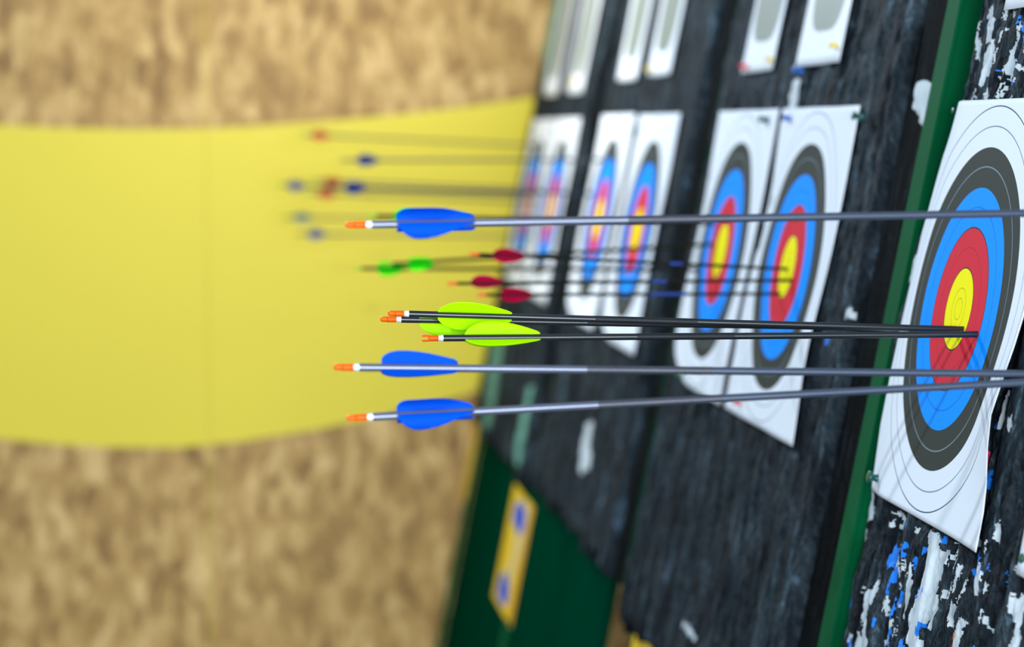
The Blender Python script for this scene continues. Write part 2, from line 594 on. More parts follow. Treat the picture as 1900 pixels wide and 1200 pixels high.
Z = lambda *p: poly5(p, 1500, 900, 4.0)      # traced at the bottom of the nearest foam
Q = lambda *p: poly5(p, 1700, 0, 5.0)        # traced above the nearest paper
R4 = lambda *p: poly5(p, 1550, 560, 2.5)
F1 = lambda *p: poly5(p, 0, 0, 1.0)
WHT, BLU, ORA, PNK, TEA = 1, 2, 3, 4, 5
near_patches = [
    (Z((905, 335), (1005, 375), (990, 470), (1020, 490), (1000, 540), (1005, 620), (985, 670), (960, 700), (955, 760), (1000, 720), (985, 800), (990, 880), (960, 960), (900, 1010), (880, 1080), (850, 1110), (870, 1130), (860, 1260), (790, 1260), (775, 1040), (790, 960), (820, 880), (845, 790), (875, 740), (890, 600), (880, 500)), WHT),
    (Z((530, 700), (555, 740), (550, 800), (510, 890), (475, 880), (485, 1000), (470, 1090), (475, 1260), (400, 1260), (415, 1080), (415, 960), (445, 860), (440, 820), (480, 760)), WHT),
    (Z((385, 720), (405, 760), (375, 860), (355, 860), (365, 800)), WHT),
    (Z((365, -40), (385, -40), (375, 100), (365, 220), (335, 260), (325, 330), (320, 400), (285, 490), (275, 470), (290, 400), (310, 280), (340, 130)), WHT),
    (Z((1105, 440), (1140, 450), (1130, 540), (1090, 620), (1070, 600), (1090, 560), (1100, 500)), WHT),
    (Z((1150, 600), (1170, 610), (1160, 670), (1120, 720), (1100, 760), (1080, 850), (1110, 890), (1125, 930), (1080, 1010), (1060, 1060), (1045, 990), (1050, 920), (1080, 870), (1075, 800), (1090, 720), (1120, 650)), WHT),
    (Z((800, 540), (805, 600), (790, 680), (800, 740), (790, 830), (760, 900), (770, 960), (740, 1000), (730, 960), (740, 880), (745, 820), (715, 780), (750, 740), (770, 690), (735, 650), (770, 610)), WHT),
    (Z((1290, 600), (1340, 590), (1330, 720), (1300, 780), (1300, 830), (1260, 820), (1250, 740), (1270, 660)), WHT),
    (Z((1140, 990), (1160, 1020), (1130, 1110), (1090, 1260), (1050, 1260), (1080, 1120), (1100, 1050)), WHT),
    (Z((240, 1060), (285, 1090), (290, 1120), (240, 1160), (200, 1190), (210, 1110)), WHT),
    (Z((300, 1090), (320, 1120), (310, 1260), (270, 1260), (285, 1120)), WHT),
    (Z((350, 1100), (405, 1090), (410, 1150), (400, 1260), (330, 1260)), WHT),
    (Z((1440, 275), (1455, 310), (1440, 370), (1450, 440), (1440, 450), (1425, 370), (1430, 310)), WHT),
    (Z((1330, 970), (1355, 950), (1365, 1000), (1350, 1030), (1370, 1100), (1355, 1090), (1335, 1020)), WHT),
    (Z((1580, 810), (1590, 900), (1560, 1060), (1540, 1260), (1470, 1260), (1530, 1080), (1545, 1040), (1520, 1000), (1520, 900), (1550, 840)), WHT),
    (Z((835, 300), (855, 330), (845, 370), (815, 360), (815, 310)), WHT),
    (Z((600, 800), (590, 880), (595, 950), (565, 950), (570, 880)), WHT),
    (Z((640, 180), (705, 215), (700, 290), (680, 340), (670, 320), (690, 260), (650, 220)), WHT),
    (Z((645, 260), (642, 320), (625, 330), (620, 290)), WHT),
    (Z((655, 430), (668, 440), (660, 560), (648, 640), (640, 600), (655, 520)), WHT),
    (Z((690, 720), (700, 730), (690, 800), (670, 900), (660, 890), (680, 800)), WHT),
    (Z((990, 880), (985, 960), (970, 1040), (950, 1090), (930, 1060), (905, 1000), (940, 960)), WHT),
    (Z((1190, 700), (1200, 710), (1180, 790), (1120, 870), (1110, 850), (1160, 780)), WHT),
    (Z((1380, 720), (1375, 760), (1345, 810), (1335, 790), (1350, 740)), WHT),
    (Z((600, 990), (630, 1000), (600, 1090), (560, 1180), (530, 1190), (575, 1090)), WHT),
    (Z((1295, 270), (1300, 330), (1275, 400), (1285, 470), (1270, 470), (1262, 400), (1285, 330)), WHT),
    (Z((625, 450), (650, 455), (650, 490), (635, 560), (640, 600), (620, 610), (600, 630), (592, 590), (605, 520)), BLU),
    (Z((660, 550), (675, 560), (655, 680), (620, 740), (600, 830), (595, 790), (620, 700), (640, 620)), BLU),
    (Z((655, 810), (640, 920), (620, 990), (575, 1010), (600, 960), (630, 870)), BLU),
    (Z((770, 430), (780, 450), (755, 480), (765, 520), (745, 560), (735, 500), (750, 450)), BLU),
    (Z((820, 550), (835, 560), (830, 650), (815, 665), (810, 600)), BLU),
    (Z((1320, 310), (1335, 340), (1340, 400), (1320, 470), (1330, 550), (1310, 600), (1305, 540), (1320, 430), (1300, 350)), BLU),
    (Z((1330, 600), (1340, 640), (1310, 690), (1305, 660)), BLU),
    (Z((1245, 610), (1255, 660), (1240, 690), (1230, 650)), BLU),
    (Z((1260, 760), (1250, 850), (1220, 930), (1205, 925), (1235, 850), (1245, 780)), BLU),
    (Z((870, 1010), (895, 1030), (880, 1080), (850, 1140), (845, 1100)), BLU),
    (Z((190, 775), (210, 790), (235, 830), (215, 890), (195, 890), (185, 830)), BLU),
    (Z((110, 1100), (140, 1110), (120, 1180), (100, 1260), (80, 1260)), BLU),
    (Z((690, 760), (700, 800), (680, 870), (660, 900), (665, 860)), BLU),
    (Z((1000, 385), (1025, 395), (1010, 430), (1000, 435)), BLU),
    (Z((780, 270), (785, 310), (770, 315), (768, 285)), BLU),
    (Z((880, 460), (875, 500), (862, 520), (868, 480)), BLU),
    (Z((880, 740), (882, 800), (868, 840), (866, 780)), BLU),
    (Z((260, 1120), (280, 1130), (250, 1260), (240, 1260)), BLU),
    (Z((745, 1150), (750, 1260), (710, 1260), (730, 1160)), BLU),
    (Z((995, 655), (990, 680), (965, 700), (975, 670)), BLU),
    (Z((1370, 600), (1375, 640), (1360, 640), (1355, 570)), BLU),
    (Z((965, 725), (980, 740), (960, 860), (945, 860), (955, 790)), ORA),
    (Z((1085, 1080), (1100, 1090), (1075, 1170), (1055, 1260), (1045, 1260), (1065, 1130)), ORA),
    (Q((520, -40), (570, -40), (565, 60), (540, 150), (550, 260), (545, 480), (525, 560), (505, 540), (510, 300), (475, 360), (440, 340), (460, 240), (490, 120)), WHT),
    (Q((700, 60), (715, 80), (705, 160), (665, 270), (615, 265), (655, 200), (640, 150), (660, 110)), WHT),
    (Q((745, 170), (755, 210), (780, 210), (750, 310), (715, 370), (665, 405), (660, 360), (690, 270), (720, 210)), WHT),
    (Q((770, 370), (770, 430), (745, 540), (720, 640), (690, 730), (640, 830), (600, 845), (590, 800), (595, 640), (605, 550), (625, 480), (640, 530), (680, 430), (735, 400), (740, 440)), WHT),
    (Q((840, 210), (835, 300), (820, 370), (790, 480), (775, 590), (760, 540), (750, 510), (790, 420), (810, 340)), WHT),
    (Q((940, 270), (955, 300), (930, 420), (900, 470), (905, 560), (880, 640), (850, 730), (835, 660), (810, 640), (850, 560), (870, 440), (900, 410), (920, 320)), WHT),
    (Q((715, 740), (720, 800), (710, 920), (665, 920), (680, 840), (695, 760)), WHT),
    (Q((830, 760), (790, 860), (795, 920), (770, 920), (790, 820), (800, 770)), WHT),
    (Q((865, 80), (875, 130), (860, 170), (830, 180), (825, 150)), WHT),
    (Q((965, 190), (965, 240), (945, 280), (945, 220)), WHT),
    (Q((1000, 600), (1040, 640), (1000, 680), (955, 610)), WHT),
    (Q((985, 200), (995, 330), (970, 420), (950, 500), (910, 600), (900, 720), (850, 790), (880, 680), (900, 600), (930, 500), (960, 420), (975, 300)), BLU),
    (Q((945, 770), (925, 850), (905, 860), (925, 800)), BLU),
    (Q((715, 630), (720, 650), (700, 690), (702, 650)), BLU),
    (Q((785, 640), (795, 680), (780, 690), (778, 650)), BLU),
    (R4((835, 415), (832, 450), (803, 530), (795, 590), (775, 600), (790, 520), (815, 440)), WHT),
    (R4((825, 405), (815, 440), (790, 520), (775, 600), (758, 590), (785, 500), (812, 415)), BLU),
    (R4((855, 535), (858, 570), (845, 615), (835, 590), (840, 545)), WHT),
    (R4((745, 695), (742, 735), (730, 765), (725, 755), (735, 700)), PNK),
    (R4((755, 785), (750, 830), (740, 880), (735, 820)), BLU),
    (R4((780, 1015), (785, 1060), (775, 1130), (765, 1110), (765, 1040)), WHT),
    (F1((1683, 468), (1697, 466), (1692, 515), (1676, 520)), WHT),
    (F1((1711, 400), (1716, 402), (1704, 425), (1700, 430)), WHT),
    (F1((1703, 405), (1706, 410), (1701, 420), (1698, 412)), ORA),
    (F1((1714, 350), (1718, 352), (1714, 372), (1710, 372)), WHT),
    (F1((1737, 282), (1740, 285), (1738, 293), (1735, 290)), WHT),
    (F1((1775, 184), (1790, 186), (1776, 214), (1768, 205)), WHT),
]
rs = random.Random(5)
for i in range(90):                           # short frayed shreds around the arrow-worn areas
    x = rs.uniform(1630, 1925); y = rs.choice([rs.uniform(985, 1215), rs.uniform(20, 178), rs.uniform(985, 1215)])
    hh = rs.uniform(4, 22); ww = rs.uniform(0.8, 2.2); sk = -.22 * hh * 2
    k_ = rs.choice([WHT, WHT, WHT, BLU])
    near_patches.append((F1((x, y), (x + ww, y + 2), (x + sk * .5 + ww, y + hh), (x + sk, y + hh * 2), (x + sk * .5 - ww * .4, y + hh)), k_))

BUTTS = [
    # post, foam, label bits
    dict(post=(-31.5, -26), s=(-26, 96), near=True),
    dict(post=(-153, -146), s=(-146, -42)),
    dict(post=(-275, -268), s=(-268, -164)),
    dict(post=(-397, -390), s=(-390, -286)),
]
BL = ['archery butt nearest the camera, white and blue paper torn into its dark foam',
      'second archery butt from the camera, bare charcoal foam beside a green post',
      'third archery butt, dark foam with a stepped lower edge above a green base',
      'farthest archery butt, standing against the strand board wall, pale green wear on its edge']
VB = [88, 58.5, 55, 57]
for i, b in enumerate(BUTTS):
    s0, s1 = b['s']
    org = (s0, 130.0)
    e = empty('archery_butt', None, BL[i], 'archery butt', 'archery butts along the range wall', face_matrix(s0, 130.0))
    pat = ()
    if i == 0:
        pat = near_patches
        foam_block(e, org, s0, 46, -36, 41, .14, .12, 1, base=-0.72, amp=1.35, near=True, patches=pat, jag=.4, wd=1.7)
        foam_block(e, org, s0, 46, -62, -36.3, .8, .6, 1, base=-0.72, amp=1.0, near=True, jag=.1, wd=1.7)
        foam_block(e, org, 46.3, s1, -62, 41, 1.0, 1.0, 2, base=-0.9, jag=.4, wd=1.7)
    elif i == 1:
        pat = [(F1((1536, 622), (1540, 624), (1541, 640), (1536, 638)), BLU), (F1((1576, 574), (1582, 576), (1580, 590), (1575, 588)), WHT), (F1((1600, 668), (1608, 676), (1606, 684), (1598, 680)), WHT),
               (F1((1270, 1155), (1276, 1150), (1296, 1180), (1290, 1186)), WHT), (F1((1385, 522), (1392, 523), (1391, 535), (1384, 534)), BLU)]
        foam_block(e, org, s0, s1, -66, VB[i], .35, .4, 3, base=-0.72, amp=1.15, patches=pat, jag=1.4)
    elif i == 2:
        foam_block(e, org, s0, s1, -70, VB[i], .6, .8, 4, base=-0.72, amp=1.2, patches=[(F1((1089, 785), (1101, 785), (1096, 876), (1082, 876)), WHT)], jag=1.6)
    else:
        pat = [(F1((930, 585), (941, 585), (921, 740), (909, 800), (898, 800), (910, 700)), TEA), (F1((984, 715), (994, 715), (966, 865), (954, 865)), TEA),
               (F1((1022, -60), (1048, -60), (1040, 40), (1026, 140), (1012, 170)), TEA), (F1((1004, 60), (1020, -40), (1012, 60), (1000, 190)), TEA)]
        foam_block(e, org, s0, s1, -72, VB[i], .6, .8, 6, base=-0.72, amp=1.2, patches=pat, jag=1.6)
    p0, p1 = b['post']; vb_ = VB[i]
    slab('frame_post', p0, p1, -95, (vb_ - 6.4 if i == 2 else vb_ + 1) if i else 130, -9, (-2.0 if i == 1 else -2.5) if i else -1.6, M_DGREEN if i else M_GREEN, e, org, .4)  # farther posts take the deep green to stand in for shade
    # green painted base board below the foam, down to the floor
    vb = VB[i]
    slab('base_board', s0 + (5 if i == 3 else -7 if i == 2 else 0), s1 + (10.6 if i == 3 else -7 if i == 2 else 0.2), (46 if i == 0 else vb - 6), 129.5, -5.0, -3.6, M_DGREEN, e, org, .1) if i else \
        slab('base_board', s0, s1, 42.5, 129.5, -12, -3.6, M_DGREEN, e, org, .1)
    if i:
        slab('gap_strip', s1 + .4, s1 + 10.4, -72, vb + (-7 if i == 3 else 2), -12, -2.2, M_FOAM_DARK, e, org, .5)  # recessed strip between butts, in a much darkened copy of the foam
    if i == 3:
        slab('edge_strip', s1 + 5, s1 + 10.5, 88, 130, -3.6, -3.0, M_GREEN, e, org, .1)
        slab('edge_strip', p0 + 9, p1 + 6, 54, 130, -3.2, -2.2, M_GREEN, e, org, .1)
        slab('painted_edge', s0 + 1.5, s0 + 4.5, 56, 78, -6, -1.0, M_YEDGE, e, org, .1)
    b['root'] = e
    b['org'] = org

# stickers on the base boards: yellow plate, pale diagonal, blue lettering blocks
def sticker(root, org, s0, s1, v0, v1, n, label):
    st = slab('sticker', s0, s1, v0, v1, n, n + .12, M_STK_Y, root, org, 0)
    st['label'] = label
    # border and print lie proud by fractions of a millimetre
    w_, h_ = s1 - s0, v1 - v0
    def bit(nm, pts, m, k):
        vs = []
        for z in (n + .12, n + .12 + k):
            for a, b_ in pts:
                vs.append(((s0 + a * w_ - org[0]) * .01, -(v0 + b_ * h_ - org[1]) * .01, z * .01))
        c = len(pts)
        fs = [tuple(range(c, 2 * c)), tuple(range(c))[::-1]] + [(i_, (i_ + 1) % c, c + (i_ + 1) % c, c + i_) for i_ in range(c)]
        o = link(nm, pydata(nm, vs, fs), m, st)
        return o
    bit('border', [(.86, .0), (1, .0), (1, 1), (.86, 1)], M_STK_O, .02)
    bit('pale_band', [(.38, .04), (.84, .04), (.84, .40), (.55, .96), (.22, .96), (.18, .86), (.50, .52)], M_STK_P, .02)
    bit('blue_emblem', [(.24, .12), (.42, .07), (.70, .10), (.76, .24), (.60, .33), (.44, .30), (.24, .27)], M_STK_B, .04)
    bit('blue_emblem', [(.18, .78), (.36, .69), (.62, .76), (.68, .89), (.48, .95), (.20, .92)], M_STK_B, .04)


_a = face_at(961, 903, -3.5); _b2 = face_at(950, 1149, -3.5); _c = face_at(912, 1120, -3.5)
STK = (_c[0], _b2[0], _a[1], (_b2[1] + _c[1]) / 2)
print('STK', STK)
sticker(BUTTS[3]['root'], BUTTS[3]['org'], *STK[:4], -3.6, 'yellow sticker with a pale diagonal and two blue emblems')
sticker(BUTTS[1]['root'], BUTTS[1]['org'], -143, -119, 61, 84, -3.6, 'yellow sticker with blue print')

# ------------------------------------------------------------------ printed target faces
def target_face(s, v, label, nfun=None, seed=0, res=42, cut=None, m=None, hw=(20.75, 20.75)):
    A, B = np.meshgrid(np.linspace(-hw[0], hw[0], res + 1), np.linspace(-hw[1], hw[1], res + 1), indexing='ij')
    n = nfun(A, B) if nfun else np.zeros_like(A)
    rr = np.random.RandomState(seed)
    A2 = A + 0.0; B2 = B + 0.0
    if cut is not None:                       # a ragged lower corner
        A2, B2 = cut(A2, B2)
    top = np.stack([A2 * .01, -B2 * .01, n * .01], -1).reshape(-1, 3)
    bot = top.copy(); bot[:, 2] -= .0003
    idx = np.arange((res + 1) ** 2).reshape(res + 1, res + 1)
    f = np.stack([idx[:-1, :-1], idx[:-1, 1:], idx[1:, 1:], idx[1:, :-1]], -1).reshape(-1, 4)
    k = (res + 1) ** 2
    ring = list(idx[:, 0]) + list(idx[-1, 1:]) + list(idx[::-1, -1][1:]) + list(idx[0, ::-1][1:-1])
    fl = [tuple(map(int, q)) for q in f] + [tuple(int(a) + k for a in q[::-1]) for q in f]
    for i in range(len(ring)):
        j = (i + 1) % len(ring)
        fl.append((int(ring[i]), int(ring[j]), int(ring[j]) + k, int(ring[i]) + k))
    me = pydata('target_face', np.concatenate([top, bot]), fl)
    uvl = me.uv_layers.new(name='face')
    li = np.zeros(len(me.loops), dtype=np.int32); me.loops.foreach_get('vertex_index', li)
    ab = np.stack([A2.ravel(), B2.ravel()], -1); ab = np.concatenate([ab, ab])
    uvl.data.foreach_set('uv', ab[li].astype(np.float32).ravel())
    smooth(me)
    o = link('target_face', me, m or M_FACE)
    o.matrix_world = face_matrix(s, v, 0)
    return tag(o, label, 'archery target')


def curl(lft=0.0, rgt=0.0, vl=0.0, vr=0.0, wid=9.0, low=0.0):
    def f(a, b):
        n = lft * np.clip((-a - 8) / 12.7, 0, 1) ** 1.8 * np.exp(-((b - vl) / wid) ** 2)
        n = n + rgt * np.clip((a - 8) / 12.7, 0, 1) ** 1.8 * np.exp(-((b - vr) / wid) ** 2)
        n = n + low * np.clip((b - 10) / 10.7, 0, 1) ** 2
        return n + .08 * np.sin(a * .3 + b * .2)
    return f


def corner_cut(amount, side=-1):
    def f(a, b):
        k = np.clip((b - 12) / 8.75, 0, 1) ** 2
        edge = np.clip(side * a / 20.75, 0, 1)
        return a - side * amount * k * edge ** 2, b - amount * .9 * k * edge ** 2
    return f


target_face(0, 0, 'nearest and sharpest target face, three lime arrows stuck below its gold', near_paper_n, 1, 84)
target_face(51.4, 0, 'target face at the edge of the photograph, only its lower corner showing', curl(.3, 0), 2)
target_face(-74.4, 0, 'target face with three crimson arrows in it, right of a dark foam gap, second nearest', curl(-.55, .45, -8, 10, 8), 3, 60)
target_face(-118, 0, 'target face with a rounded torn lower corner, left of the one with crimson arrows', curl(-.3, .3, -4, 16, 9), 4, 60, corner_cut(3.4))
target_face(-193, 0, 'right one of the blurred target faces on the third butt', curl(.2, .2), 5, 40, corner_cut(2.5))
target_face(-240, -.3, 'left one of the blurred target faces on the third butt, red and gold bright', curl(.2, .2, low=.3), 6, 40, corner_cut(3))
target_face(-313, 0, 'right one of the very blurred target faces on the farthest butt', curl(.2, .2), 7, 30, corner_cut(2.5))
target_face(-357, 0, 'left one of the very blurred target faces on the farthest butt, beside the yellow paint', curl(.2, .2), 8, 30, corner_cut(3))

M_SHEET = bpy.data.materials.new('sheet with grey oval')
M_SHEET.use_nodes = True
_nt = M_SHEET.node_tree
_b = _nt.nodes['Principled BSDF']; _b.inputs['Roughness'].default_value = 0.5
_uv = _nt.nodes.new('ShaderNodeUVMap'); _uv.uv_map = 'face'
_mp = _nt.nodes.new('ShaderNodeVectorMath'); _mp.operation = 'DIVIDE'; _mp.inputs[1].default_value = (9.4, 18.4, 1)
_ln = _nt.nodes.new('ShaderNodeVectorMath'); _ln.operation = 'LENGTH'
_rp = _nt.nodes.new('ShaderNodeValToRGB'); _rp.color_ramp.interpolation = 'CONSTANT'
_rp.color_ramp.elements[0].position = 0; _rp.color_ramp.elements[0].color = rgb(122, 134, 126)
_rp.color_ramp.elements[1].position = .999; _rp.color_ramp.elements[1].color = rgb(228, 236, 246)
_nt.links.new(_uv.outputs[0], _mp.inputs[0]); _sq = _nt.nodes.new('ShaderNodeVectorMath'); _sq.operation = 'MULTIPLY'
_nt.links.new(_mp.outputs[0], _sq.inputs[0]); _nt.links.new(_mp.outputs[0], _sq.inputs[1]); _nt.links.new(_sq.outputs[0], _ln.inputs[0])
_nt.links.new(_ln.outputs['Value'], _rp.inputs[0]); _nt.links.new(_rp.outputs[0], _b.inputs['Base Color'])

US = 'upper sheet with grey oval, '
target_face(8, -52.5, US + 'only its lower edge showing above the nearest target face', None, 9, 30, m=M_SHEET, hw=(13, 22.8))
target_face(-80.5, -49.2, US + 'above the face with the crimson arrows', curl(.3, .2, 15, 0), 10, 40, m=M_SHEET, hw=(12, 22.8))
target_face(-117.5, -49.2, US + 'with a red pin at its lower corner', curl(.3, .2, 15, 0), 11, 40, m=M_SHEET, hw=(10.5, 22.8))
target_face(-203, -50.6, US + 'right one of the pair on the third butt', curl(.2, .2), 12, 40, corner_cut(1.5), m=M_SHEET, hw=(12.5, 22.8))
target_face(-239, -50.4, US + 'left one of the pair on the third butt', curl(.2, .2), 13, 40, corner_cut(1.5), m=M_SHEET, hw=(12.5, 22.8))
target_face(-312, -49, US + 'right one of the faint pair on the farthest butt', curl(.2, .2), 14, 30, corner_cut(2), m=M_SHEET, hw=(14, 22.8))
target_face(-355, -49.2, US + 'left one of the faint pair on the farthest butt', curl(.2, .2), 15, 30, corner_cut(2), m=M_SHEET, hw=(14, 22.8))


# ------------------------------------------------------------------ loose paper scraps on the foam
def scrap(pts, n, label, m=M_SCRAP):
    sv = [face_at(x, y) for x, y in pts]
    cs = sum(a for a, _ in sv) / len(sv); cv = sum(b for _, b in sv) / len(sv)
    bm = bmesh.new()
    vs = [bm.verts.new(((a - cs) * .01, -(b - cv) * .01, 0)) for a, b in sv]
    f = bm.faces.new(vs)
    bmesh.ops.triangulate(bm, faces=[f])
    bmesh.ops.subdivide_edges(bm, edges=bm.edges[:], cuts=3, use_grid_fill=True)
    for q in bm.verts:
        q.co.z = .0015 * math.sin(q.co.x * 300) + .001 * math.sin(q.co.y * 170)
    r = bmesh.ops.extrude_face_region(bm, geom=bm.faces[:])
    for q in r['geom']:
        if isinstance(q, bmesh.types.BMVert): q.co.z -= .0006
    bmesh.ops.recalc_face_normals(bm, faces=bm.faces)
    me = bpy.data.meshes.new('paper_scrap'); bm.to_mesh(me); bm.free(); smooth(me)
    o = link('paper_scrap', me, m)
    o.matrix_world = face_matrix(cs, cv, n)
    tag(o, label, 'paper scrap')


scrap([(1671, 150), (1678, 142), (1690, 143), (1702, 152), (1703, 170), (1696, 190), (1693, 225), (1680, 228), (1672, 205), (1662, 195), (1668, 180)], -1.9,
      'torn white paper scrap hanging on the black strip left of the green post')
scrap([(1476, 143), (1485, 150), (1480, 170), (1476, 205), (1462, 207), (1461, 180), (1468, 160)], -.15,
      'narrow torn paper scrap between upper and lower target faces of the second butt')


# ------------------------------------------------------------------ push pins
def pushpin(x, y, m, label, n=0.15, k=1.0):
    k *= .95
    s, v = face_at(x, y, n + .5)
    prof = [(0, 0), (.50, 0), (.50, .12), (.30, .28), (.24, .55), (.34, .78), (.46, .84), (.46, 1.0), (.38, 1.06), (0, 1.06)]
    seg = 20
    vs = []; fs = []
    for r_, z in prof:
        for i in range(seg):
            a = 2 * math.pi * i / seg
            vs.append((r_ * k * .01 * math.cos(a), r_ * k * .01 * math.sin(a), z * k * .01))
    for j in range(len(prof) - 1):
        for i in range(seg):
            fs.append((j * seg + i, j * seg + (i + 1) % seg, (j + 1) * seg + (i + 1) % seg, (j + 1) * seg + i))
    e = empty('push_pin', None, label, 'push pin', 'push pins holding the target faces', face_matrix(s, v, n))
    me = pydata('head', vs, fs); smooth(me); link('head', me, m, e)
    vs = [(.0006 * math.cos(a), .0006 * math.sin(a), z) for z in (.001, -.012) for a in [i * math.pi / 3 for i in range(6)]]
    fs = [(i, (i + 1) % 6, 6 + (i + 1) % 6, 6 + i) for i in range(6)]
    link('needle', pydata('needle', vs, fs), M_STEEL, e)


pushpin(1627, 887, M_PIN_TEAL, 'dark green push pin at the lower left corner of the nearest target face', -.7, 1.5)
pushpin(1772, 206, M_PIN_TEAL, 'dark green push pin at the top left corner of the nearest target face', -2.6, .8)
pushpin(1903, 1037, M_PIN_TEAL, 'dark green push pin at the very edge beside the nearest target face', .1, 1.0)
pushpin(1593, 216, M_PIN_TEAL, 'blurred teal push pin, top right corner of the face with crimson arrows', .1, 1.25)
pushpin(1460, 219, M_PIN_BLUE, 'grey blue push pin, top left corner of the face with crimson arrows', -.1, 1.1)
pushpin(1418, 222, M_PIN_TEAL, 'dark teal push pin, top right corner of the rounded torn face', .1, 1.25)
pushpin(1178, 243, M_PIN_TEAL, 'small blurred teal push pin between the two faces of the third butt', .1, 1.1)
pushpin(1381, 123, M_PIN_RED, 'red push pin at the lower corner of an upper face', .0, 1.1)
pushpin(1427, 110, M_PIN_YELLOW, 'yellow push pin at the lower right of the upper face with the red pin', .0, 1.0)
pushpin(1547, 84, M_PIN_YELLOW, 'yellow push pin on the upper face above the crimson arrows', .0, 1.0)
pushpin(1482, 131, M_PIN_BLUE, 'blue push pin just above the narrow torn paper scrap', -.1, 1.3)
pushpin(1205, 128, M_PIN_YELLOW, 'blurred yellow push pin between the upper faces of the third butt', .0, 1.2)
pushpin(1064, 152, M_PIN_YELLOW, 'blurred yellow push pin between the upper faces of the farthest butt', .0, 1.3)
pushpin(1368, 746, M_PIN_RED, 'red push pin on the lower left of the face with crimson arrows', .0, 1.0)
pushpin(1262, 693, M_PIN_GREEN, 'green push pin on the lower left of the rounded torn face', .0, 1.0)


# ------------------------------------------------------------------ arrows
def tube(name, r0, x0, r1, x1, m, parent, seg=20, extra=()):
    prof = [(x0, r0)] + list(extra) + [(x1, r1)]
    vs = []; fs = []
    for x, r_ in prof:
        for i in range(seg):
            a = 2 * math.pi * i / seg
            vs.append((x, r_ * math.cos(a), r_ * math.sin(a)))
    for j in range(len(prof) - 1):
        for i in range(seg):
            fs.append((j * seg + i, j * seg + (i + 1) % seg, (j + 1) * seg + (i + 1) % seg, (j + 1) * seg + i))
    k = len(prof)
    nb = len(vs)                                   # caps on vertices of their own keep the long sides truly straight in shade
    vs += vs[:seg] + vs[(k - 1) * seg:k * seg]
    fs.append(tuple(nb + i for i in range(seg))[::-1]); fs.append(tuple(nb + seg + i for i in range(seg)))
    me = pydata(name, vs, fs); smooth(me)
    me.polygons[-1].use_smooth = False; me.polygons[-2].use_smooth = False
    return link(name, me, m, parent)


def nock_mesh(r, L, roll):
    """plug, throat and two prongs with the string slot between them"""
    bm = bmesh.new()
    seg = 20
    rings = []
    prof = [(L * 1.0, r * .84), (L * .93, r * .92), (L * .60, r * .90), (L * .45, r * .90), (L * .40, r * .80)]
    for x, rr in prof:
        rings.append([bm.verts.new((x, rr * math.cos(2 * math.pi * i / seg), rr * math.sin(2 * math.pi * i / seg))) for i in range(seg)])
    for a, b in zip(rings, rings[1:]):
        for i in range(seg):
            bm.faces.new((a[i], a[(i + 1) % seg], b[(i + 1) % seg], b[i]))
    bm.faces.new(rings[0][::-1]); bm.faces.new(rings[-1])
    for sg in (-1, 1):
        secs = []
        for t, hi, lo, wd in [(.48, .90, .05, .92), (.40, .94, .26, .92), (.32, 1.0, .36, .92), (.14, 1.04, .38, .88), (.04, .96, .44, .70), (0.0, .84, .54, .4)]:
            x = L * t
            pts = []
            for (yy, zz) in [(-wd * .75, lo), (wd * .75, lo), (wd * .9, lo + (hi - lo) * .4), (wd * .45, hi), (-wd * .45, hi), (-wd * .9, lo + (hi - lo) * .4)]:
                pts.append(bm.verts.new((x, yy * r, sg * zz * r)))
            secs.append(pts)
        for a, b in zip(secs, secs[1:]):
            for i in range(6):
                bm.faces.new((a[i], a[(i + 1) % 6], b[(i + 1) % 6], b[i]))
        bm.faces.new(secs[0]); bm.faces.new(secs[-1])
    bmesh.ops.recalc_face_normals(bm, faces=bm.faces)
    bmesh.ops.rotate(bm, verts=bm.verts, cent=(0, 0, 0), matrix=Matrix.Rotation(roll, 3, 'X'))
    me = bpy.data.meshes.new('nock'); bm.to_mesh(me); bm.free(); smooth(me)
    return me


